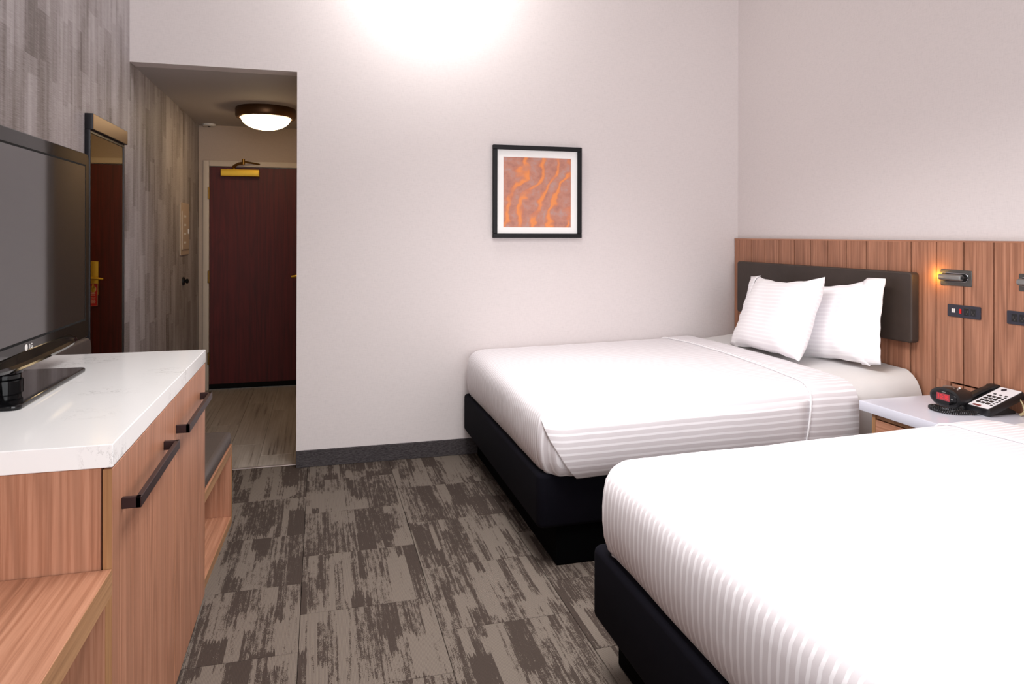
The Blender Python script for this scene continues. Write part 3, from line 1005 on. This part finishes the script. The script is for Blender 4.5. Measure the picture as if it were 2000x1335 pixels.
class Shell:
    """Cover pulled over a mattress: rounded foot end, open head end at x = xe(y)."""
    def __init__(s, x0, y0, y1, xe, zf, zh, prof, crown, rc, amp, pw=1.0):
        s.pw = pw
        s.x0, s.y0, s.y1, s.xe, s.zf, s.zh, s.prof, s.crown, s.rc, s.amp = x0, y0, y1, xe, zf, zh, prof, crown, rc, amp
        s.yc = (y0 + y1) / 2; s.hw = (y1 - y0) / 2
        d = [0.0]
        for (i0, a0), (i1, a1) in zip(prof[::-1], prof[::-1][1:]):
            d.append(d[-1] + math.hypot(i1 - i0, a1 - a0))
        s.d = d[::-1]           # distance below the top edge for each profile row
        s.ie = prof[-1][0]

    def ztop(s, x): return s.zf + (s.zh - s.zf) * max(0, min(1, (x - s.x0) / (s.xe - s.x0))) ** s.pw

    def path(s, nside=26, narc=18, nfoot=26):
        P = []
        xa = s.x0 + s.rc
        for i in range(nside):
            x = s.xe + (xa - s.xe) * (i / nside)
            P.append((x, s.y0, 0, -1, 'N'))
        for i in range(narc):
            a = R(-90 - 90 * i / narc)
            P.append((xa + s.rc * math.cos(a), s.y0 + s.rc + s.rc * math.sin(a), math.cos(a), math.sin(a), 'C'))
        for i in range(nfoot):
            P.append((s.x0, s.y0 + s.rc + (s.y1 - s.y0 - 2 * s.rc) * i / nfoot, -1, 0, 'F'))
        for i in range(narc):
            a = R(180 - 90 * i / narc)
            P.append((xa + s.rc * math.cos(a), s.y1 - s.rc + s.rc * math.sin(a), math.cos(a), math.sin(a), 'C'))
        for i in range(nside + 1):
            x = xa + (s.xe - xa) * (i / nside)
            P.append((x, s.y1, 0, 1, 'N2'))
        return P

    def pt(s, q, j, off=0.0):
        i, z = s.prof[j]
        x, y, nx, ny = q[:4]
        zt = s.ztop(x)
        zmin = s.prof[0][1]
        # profile z is for a top of prof[-1]; stretch upper part to local top
        zz = zmin + (z - zmin) * (zt - zmin) / (s.prof[-1][1] - zmin)
        # outward normal in the profile plane
        j0, j1 = max(0, j - 1), min(len(s.prof) - 1, j + 1)
        ti, tz = s.prof[j1][0] - s.prof[j0][0], s.prof[j1][1] - s.prof[j0][1]
        l = math.hypot(ti, tz) or 1
        on, oz = tz / l, ti / l
        p = Vector((x - nx * i, y - ny * i, zz))
        if q[4] == 'C':
            g = .0055 * math.sin(10 * math.atan2(ny, nx) + 2.5 * zz / .3) * (1 - j / (len(s.prof) - 1)) ** 1.2
            p += Vector((nx, ny, 0)) * g
        return wob(p, s.amp) + Vector((nx * on, ny * on, oz)) * off

    def top(s, q, f, off=0.0):
        x, y, nx, ny = q[:4]
        bx, by = x - nx * s.ie, y - ny * s.ie
        tx = max(x, s.x0 + s.hw)
        p = Vector((bx + (tx - bx) * f, by + (s.yc - by) * f, 0))
        e = 1 - (1 - f) ** 2
        p.z = s.ztop(p.x) + s.crown * e
        return wob(p, s.amp) + Vector((0, 0, off))

    def uv(s, q, j):
        if q[4] == 'N': return s.y0 + s.ie - s.d[j]
        if q[4] == 'N2': return s.y1 - s.ie + s.d[j]
        return None

    def mesh(s, nt=14):
        bm = bmesh.new()
        uvl = bm.loops.layers.uv.new('UVMap')
        P = s.path()
        nr = len(s.prof)
        cols = []
        for q in P:
            c = [bm.verts.new(s.pt(q, j)) for j in range(nr)]
            c += [bm.verts.new(s.top(q, k / nt)) for k in range(1, nt + 1)]
            cols.append(c)
        for a in range(len(P) - 1):
            for j in range(nr + nt - 1):
                vs = [cols[a][j], cols[a + 1][j], cols[a + 1][j + 1], cols[a][j + 1]]
                if len(set(v.co.to_tuple(5) for v in vs)) < 3: continue
                fc = bm.faces.new(vs)
                side = (P[a][4] == P[a + 1][4] or P[a][4] == 'N') and P[a][4] in ('N', 'N2')
                for lp, (qi, jj) in zip(fc.loops, ((a, j), (a + 1, j), (a + 1, j + 1), (a, j + 1))):
                    v = lp.vert.co
                    if side and jj < nr:
                        q = P[a]
                        lp[uvl].uv = (s.uv(q, jj), v.x)
                    else:
                        lp[uvl].uv = (v.y, v.x)
        bmesh.ops.remove_doubles(bm, verts=bm.verts, dist=1e-5)
        return bm

    def section(s, x, nt=12):
        """points across the bed at position x (near hem, over the top, far hem) as (fn(off), stripe coordinate)"""
        nr = len(s.prof)
        out = []
        qn = (x, s.y0, 0, -1, 'N'); qf = (x, s.y1, 0, 1, 'N2')
        for j in range(nr): out.append((lambda o, j=j: s.pt(qn, j, o), s.uv(qn, j)))
        for k in range(1, nt + 1): out.append((lambda o, k=k: s.top(qn, k / nt, o), None))
        for k in range(nt - 1, 0, -1): out.append((lambda o, k=k: s.top(qf, k / nt, o), None))
        for j in range(nr - 1, -1, -1): out.append((lambda o, j=j: s.pt(qf, j, o), s.uv(qf, j)))
        return out


def strip_mesh(rows, uvs):
    """quad strip grid from rows of points"""
    bm = bmesh.new()
    uvl = bm.loops.layers.uv.new('UVMap')
    V = [[bm.verts.new(p) for p in r] for r in rows]
    for a in range(len(V) - 1):
        for j in range(len(V[0]) - 1):
            fc = bm.faces.new((V[a][j], V[a + 1][j], V[a + 1][j + 1], V[a][j + 1]))
            for lp, (r, c) in zip(fc.loops, ((a, j), (a + 1, j), (a + 1, j + 1), (a, j + 1))):
                lp[uvl].uv = uvs[r][c]
    return bm


PROF = [(.058, .392), (.038, .398), (.017, .422), (.005, .462), (.000, .515), (.000, .56), (.003, .605), (.010, .643), (.024, .669), (.048, .687), (.080, .697), (.115, .702)]
PROF_M = [(.0, .40), (.0, .46), (.0, .52), (.003, .58), (.014, .63), (.036, .672), (.060, .697), (.085, .712), (.105, .720)]


def make_bed(dx, y0, y1, who, label_bed, label_duvet, fold_uv):
    bed = thing('bed', label_bed, 'bed', (1.9 + dx, (y0 + y1) / 2, 0), group='queen beds')
    t = B(.985 + dx, 2.84, y0 + .085, y1 - .03, 0, .175, .006, 2)
    obj('platform_base', t, NAVYB, bed)
    t = bmesh.new()
    prism(t, rrect(.897 + dx, 2.87, y0 + .062, y1 - .012, .035, 5), 'Z', .172, .402, .018, 3)
    obj('box_spring', t, NAVY, bed)
    ms = Shell(.93 + dx, y0 + .035, y1 - .02, 2.878, .664, .742, PROF_M, .012, .11, .004, 3.0)
    o = obj('mattress', ms.mesh(), SHEET, bed)
    # head end cap of the mattress
    dv = thing('duvet', label_duvet, 'duvet', (1.6 + dx, (y0 + y1) / 2, .402), group='white duvets on the beds')
    sh = Shell(.900 + dx, y0, y1, 2.462, .692, .722, PROF, .012, .13, .004)
    obj('cover', sh.mesh(), DUVET, dv, keepn=True)
    # folded-back edge band
    rows, uvs, ridge = [], [], []
    nx = 7
    npt = len(sh.section(2.4))
    for i in range(nx + 1):
        r_, u_ = [], []
        for k in range(npt):
            fr = k / (npt - 1)
            xr = 2.150 + .135 * math.sin(min(1, fr * 1.35) * PI / 2 * 1.2) + dx * .5
            x = xr + (2.466 - xr) * i / nx
            fn, st = sh.section(x)[k]
            p = fn(.007 if i < nx else .003)
            if i == 0: p = fn(.0005)
            if i == 0: ridge.append(fn(.005))
            r_.append(p); u_.append(((st if st is not None else p.y), p.x))
        rows.append(r_); uvs.append(u_)
    b1 = obj('folded_edge', strip_mesh(rows, uvs), DUVET, dv, keepn=True)
    t = bmesh.new(); tube(t, ridge, .0045, 8)
    obj('piping', t, WHITEPIPE, b1)
    # corner tuck: side panel folded over the near foot corner
    rows, uvs = [], []
    nr = len(PROF)
    jt = 7
    for i in range(31):
        r_, u_ = [], []
        fi = (i / 30) ** 1.6
        for j in range(jt + 1):
            w_ = j / jt
            # start of flap along the outline (arc length from the start of the near straight side, towards the foot)
            astart = -.055 + .215 * w_
            aend = -1.16
            a = astart + (aend - astart) * fi
            xa = sh.x0 + sh.rc
            if a <= 0: q = (xa - a, sh.y0, 0, -1, 'N')
            else:
                an = R(-90) - a / sh.rc
                q = (xa + sh.rc * math.cos(an), sh.y0 + sh.rc + sh.rc * math.sin(an), math.cos(an), math.sin(an), 'N')
            off = .012 * (1 - fi) ** 2.5 * (1 - .75 * w_) + .0016
            p = sh.pt(q, j, off)
            r_.append(p); u_.append((sh.uv((0, 0, 0, 0, 'N'), j) + .03 * (a if a > 0 else 0), p.x))
        rows.append(r_); uvs.append(u_)
    o = obj('corner_tuck', strip_mesh(rows, uvs), DUVET, dv, keepn=True)
    md = o.modifiers.new('thickness', 'SOLIDIFY'); md.thickness = .003; md.offset = -1
    return bed, dv


make_bed(0.0, 2.778, 4.458, 'far', 'white made queen bed against the back wall on dark navy base', 'white striped duvet tucked over the far bed by the back wall', 0)
make_bed(-.028, .50, 2.185, 'near', 'white made queen bed nearest the viewer on black base', 'white striped duvet on the nearest bed in the right foreground', 0)


def pillow(wd, ht, th, seed, name, label, M):
    bm = bmesh.new()
    uvl = bm.loops.layers.uv.new('UVMap')
    nu, nv = 36, 28
    def P(u, v, s):
        cu = 1 - .10 * (1 - v * v) * abs(u) ** 3 if True else 1
        x = wd / 2 * u * (1 - .05 * (1 - abs(v) ** 2) * u * u)
        y = ht / 2 * v * (1 - (.17 if v > 0 else .08) * (1 - abs(u) ** 2.4) * v * v)
        k = (max(0, 1 - u ** 4) * max(0, 1 - v ** 4))
        z = s * th * k ** .55
        z *= 1 - .12 * v
        n1 = noise.noise(Vector((x * 6 + seed, y * 6, s * 3))) + .6 * noise.noise(Vector((x * 15 + seed, y * 13, s)))
        e = max(abs(u), abs(v))
        z += s * n1 * .010 * k ** .3
        # pull creases running in from the corners
        cr = math.sin(14 * math.atan2(abs(v) - 1.05, abs(u) - 1.05)) * .006 * max(0, e - .45) * k ** .3
        z += s * cr
        x += .006 * noise.noise(Vector((y * 9, seed, 1))) ; y += .007 * noise.noise(Vector((x * 9, seed, 7)))
        return Vector((x, y, z))
    grid = {}
    for s in (1, -1):
        for i in range(nu + 1):
            for j in range(nv + 1):
                if s == -1 and (i in (0, nu) or j in (0, nv)):
                    grid[s, i, j] = grid[1, i, j]; continue
                u = math.sin((-1 + 2 * i / nu) * PI / 2) ; v = math.sin((-1 + 2 * j / nv) * PI / 2)
                p = P(u, v, s)
                grid[s, i, j] = bm.verts.new(p)
        for i in range(nu):
            for j in range(nv):
                q = [grid[s, i, j], grid[s, i + 1, j], grid[s, i + 1, j + 1], grid[s, i, j + 1]]
                if s == -1: q = q[::-1]
                try:
                    fc = bm.faces.new(q)
                    for lp in fc.loops: lp[uvl].uv = (lp.vert.co.x, lp.vert.co.y)
                except ValueError: pass
    return bm


def place_pillow(name, label, center, tilt, yaw, roll, wd, ht, th, seed, flange_side):
    L = thing(name, label, 'pillow', (0, 0, 0), group='pillows on the far bed')
    # local x -> -Y (to the right in the picture), local y -> up, local z -> -X (towards the foot)
    base = Matrix(((0, 0, -1, 0), (-1, 0, 0, 0), (0, 1, 0, 0), (0, 0, 0, 1)))
    M = Matrix.Translation(center) @ Matrix.Rotation(yaw, 4, 'Z') @ Matrix.Rotation(tilt, 4, 'Y') @ base @ Matrix.Rotation(roll, 4, 'Z')
    L.matrix_world = M
    obj('pillow_body', pillow(wd, ht, th, seed, name, label, None), PILLOW, L, local=True, keepn=True)
    # open hem (flange) of the pillowcase
    bm = bmesh.new(); uvl = bm.loops.layers.uv.new('UVMap')
    n = 24
    rows = []
    fsd = flange_side
    for i in range(n + 1):
        v = -1 + 2 * i / n
        y = ht / 2 * v * .985
        row = []
        for k in range(5):
            u = k / 4
            xx = wd / 2 * (1 - .055 * (1 - abs(v) ** 1.5)) - .045 + .115 * u
            zz = th * .50 * max(0, 1 - abs(v) ** 4) ** .5 * (1 - u) ** .7 * .9 + .009 * noise.noise(Vector((v * 5 + seed, u * 2, 3))) * (.4 + u) + .003
            zz += .002 * math.sin(v * 9 + seed) * u
            row.append((fsd * xx, y * (1 - .03 * u), zz))
        rows.append(row)
    V = [[bm.verts.new(p) for p in r] for r in rows]
    for a in range(n):
        for k in range(4):
            fc = bm.faces.new((V[a][k], V[a][k + 1], V[a + 1][k + 1], V[a + 1][k]))
            for lp in fc.loops: lp[uvl].uv = (lp.vert.co.x, lp.vert.co.y)
    o = obj('pillowcase_hem', bm, PILLOW, L, local=True)
    md = o.modifiers.new('thickness', 'SOLIDIFY'); md.thickness = .004
    return L


place_pillow('pillow', 'white striped pillow in front at left, overlapping the other pillow', (2.578, 3.560, .957), R(20), R(-8), R(3), .735, .475, .085, 1.3, -1)
place_pillow('pillow', 'white striped pillow behind at right, partly covered by the left pillow', (2.735, 3.285, .950), R(10), R(2), R(6), .56, .455, .080, 8.1, 1)

# ------------------------------------------------------------------ nightstand
NX = 2.405
ns = thing('nightstand', 'walnut nightstand with white solid top between the two beds', 'nightstand', (2.64, 2.45, 0))
obj('top', B(NX, 2.888, 2.205, 2.712, .616, .661, .0025, 2), WHITETOP, ns)
t = bmesh.new()
yL, yR, xb = 2.648, 2.262, NX + .014
box(t, xb, 2.885, yL - .020, yL, .05, .616); box(t, xb, 2.885, yR, yR + .02, .05, .616); box(t, 2.870, 2.885, yR + .02, yL - .02, .05, .616)
box(t, xb, 2.87, yR + .02, yL - .02, .05, .07); box(t, xb + .004, 2.87, yR + .02, yL - .02, .596, .616)
obj('cabinet', t, W_EDGEV, ns, smooth=0)
obj('plinth', B(xb + .03, 2.88, yR + .01, yL - .01, 0, .05), BLACK, ns, smooth=0)
for a, b in ((.345, .590), (.075, .338)):
    d = obj('drawer', B(xb - .002, xb + .018, yR + .023, yL - .023, a, b, .001, 1), W_Y, ns, smooth=0)
    t = bmesh.new()
    box(t, xb - .030, xb - .002, 2.36, 2.372, b - .07, b - .055, .001, 1); box(t, xb - .030, xb - .002, 2.538, 2.55, b - .07, b - .055, .001, 1)
    box(t, xb - .034, xb - .026, 2.36, 2.55, b - .07, b - .055, .001, 1)
    obj('handle', t, BRONZE, d, smooth=0)

# ------------------------------------------------------------------ alarm clock
TZ = .661
ck = thing('alarm_clock', 'black oval alarm clock radio with red display on the white nightstand', 'alarm clock', (2.71, 2.484, TZ))
t = bmesh.new()
yc, zc = 2.484, TZ + .048
secs = [(2.652, .070, .036), (2.655, .079, .043), (2.668, .080, .044), (2.72, .074, .040), (2.76, .060, .033), (2.785, .038, .022), (2.792, .01, .008)]
rings = []
for xx, ry, rz in secs: rings.append([t.verts.new((xx, u, v)) for u, v in ellipse(yc, zc - .001, ry, rz, 36)])
for a, b in zip(rings, rings[1:]):
    for i in range(36): t.faces.new((a[i], a[(i + 1) % 36], b[(i + 1) % 36], b[i]))
t.faces.new(rings[0]); t.faces.new(rings[-1])
cb = obj('case', t, BLACK, ck)
t = bmesh.new(); prism(t, ellipse(yc, zc - .001, .064, .032, 36), 'X', 2.6495, 2.653, .001, 1)
fc = obj('face', t, GLOSS, ck)
obj('display', B(2.6480, 2.6505, yc - .030, yc + .036, zc - .013, zc + .017), LED, fc, smooth=0)
t = text_bm('10:38', .026)
bmesh.ops.transform(t, matrix=Matrix.Translation((2.6479, yc + .003, zc + .002)) @ FACE_NX, verts=t.verts)
obj('digits', t, LEDD, fc, smooth=0)
obj('badge', B(2.6488, 2.6502, yc - .010, yc + .010, zc + .022, zc + .0255), GREYMETL, fc, smooth=0)
obj('indicator', B(2.6488, 2.6502, yc - .046, yc - .036, zc - .003, zc + .002), GREYMETL, fc, smooth=0)
t = bmesh.new(); prism(t, rrect(2.665, 2.765, yc - .05, yc + .05, .015, 4), 'Z', TZ, TZ + .012, .002, 1)
obj('foot', t, BLACK, ck)
t = bmesh.new()
for i in range(9):
    pass
prism(t, ellipse(2.700, yc + .022, .024, .022, 24), 'Z', zc + .036, zc + .0405, .001, 1)
obj('snooze_button', t, GREYMETL, ck)
random.seed(5)
for (xx, yy) in ((2.69, yc - .012), (2.705, yc - .022), (2.72, yc - .016), (2.69, yc - .030), (2.732, yc - .004)):
    zt = zc - .001 + .042 * math.sqrt(max(0, 1 - ((yy - yc) / .077) ** 2)) - .003
    t = bmesh.new(); lathe(t, [(0, 0), (.0045, 0), (.004, .003), (0, .0035)], (xx, yy, zt), 'Z', 12)
    obj('button', t, WHITEP, ck)

# ------------------------------------------------------------------ telephone
ph = thing('telephone', 'black desk telephone with white keypad and coiled cord on the nightstand', 'telephone', (2.79, 2.38, TZ))
TILT = R(18.5)
PM = Matrix.Translation((2.700, 2.305, TZ + .002)) @ Matrix.Rotation(-TILT, 4, 'Y')     # local x up the slope, y across, z out of the face
def ph_obj(name, bm, mat, par=None, **k):
    bmesh.ops.transform(bm, matrix=PM, verts=bm.verts)
    return obj(name, bm, mat, par or ph, **k)
t = bmesh.new(); prism(t, rrect(0, .205, 0, .165, .008, 3), 'Z', 0, .032, .003, 2)
ph_obj('body', t, BLACK)
t = bmesh.new(); prism(t, rrect(.006, .200, .006, .102, .004, 3), 'Z', .031, .0335)
fp = ph_obj('faceplate', t, PHONEW, smooth=0)
t = bmesh.new()
for r_ in range(4):
    for c_ in range(3): box(t, .038 + r_ * .021, .051 + r_ * .021, .030 + c_ * .022, .046 + c_ * .022, .033, .0362, .001, 1)
for r_ in range(6): box(t, .034 + r_ * .016, .042 + r_ * .016, .012, .022, .033, .0355, .001, 1)
for c_ in range(3): box(t, .128, .137, .018 + c_ * .026, .030 + c_ * .026, .033, .0355, .001, 1)
kp = ph_obj('keypad', t, SOCKET, smooth=0); tag(kp, kind='stuff')
t = bmesh.new(); box(t, .010, .021, .048, .084, .033, .036, .001, 1)
ph_obj('message_key', t, KEYRED, smooth=0)
t = bmesh.new(); lathe(t, [(0, .0333), (.011, .0333), (.011, .0345), (0, .0345)], (.180, .072, 0), 'Z', 20)
ph_obj('round_emblem', t, DARKPLATE, smooth=0)
# handset
t = bmesh.new()
hp = []
for i in range(17):
    u = i / 16
    xx = -.004 + .212 * u
    arch = math.sin(PI * u) ** .8
    hp.append((xx, u, .018 + .016 * arch, .018 if .16 < u < .84 else .024))
rings = []
for xx, u, zc_, hw in hp:
    hh = .009 if .18 < u < .82 else .013
    cx = .134
    rings.append([t.verts.new((xx, cx + a, zc_ + .006 + b)) for a, b in rrect(-hw, hw, -hh, hh, .008, 3)])
for a, b in zip(rings, rings[1:]):
    m_ = len(a)
    for i in range(m_): t.faces.new((a[i], a[(i + 1) % m_], b[(i + 1) % m_], b[i]))
t.faces.new(rings[0]); t.faces.new(rings[-1])
hs_ = ph_obj('handset', t, BLACK)
# stand wedge
t = bmesh.new(); prism(t, [(2.72, TZ), (2.862, TZ), (2.862, TZ + .012), (2.80, TZ + .038)], 'Y', 2.325, 2.45, .001, 1)
obj('stand', t, BLACK, ph, smooth=0)
t = bmesh.new(); tube(t, [(2.86, 2.312, TZ + .075), (2.868, 2.30, TZ + .05), (2.868, 2.292, TZ + .022), (2.85, 2.287, TZ + .010)], .003, 8)
tube(t, [(2.862, 2.289, TZ + .009), (2.842, 2.287, TZ + .008)], .006, 8)
obj('line_plug', t, CLEAR, ph)
# coiled cord
def bez(pts, n):
    out = []
    P = [Vector(p) for p in pts]
    P = [P[0]] + P + [P[-1]]
    for i in range(1, len(P) - 2):
        for k in range(n):
            u = k / n
            a, b, c, d = P[i - 1], P[i], P[i + 1], P[i + 2]
            out.append(.5 * ((2 * b) + (c - a) * u + (2 * a - 5 * b + 4 * c - d) * u * u + (3 * b - a - 3 * c + d) * u ** 3))
    out.append(P[-2]); return out
ctr = bez([(2.688, 2.345, TZ + .009), (2.645, 2.362, TZ + .011), (2.594, 2.378, TZ + .011), (2.566, 2.428, TZ + .011), (2.580, 2.486, TZ + .011), (2.603, 2.486, TZ + .011), (2.603, 2.436, TZ + .011), (2.640, 2.400, TZ + .013), (2.684, 2.420, TZ + .022)], 46)
hx = []
ph_a = 0.0
for i, p in enumerate(ctr):
    d = (ctr[min(i + 1, len(ctr) - 1)] - ctr[max(i - 1, 0)])
    ln = d.length / 2
    d.normalize()
    a1 = d.cross(Vector((0, 0, 1))).normalized(); a2 = d.cross(a1)
    ends = min(1, i / 20, (len(ctr) - 1 - i) / 20)
    hx.append(p + (a1 * math.cos(ph_a) + a2 * math.sin(ph_a)) * .0088 * ends)
    ph_a += 2 * PI * ln / .0042 if False else 2 * PI / 7.0
t = bmesh.new(); tube(t, hx, .0023, 5)
obj('coiled_cord', t, BLACK, ph)
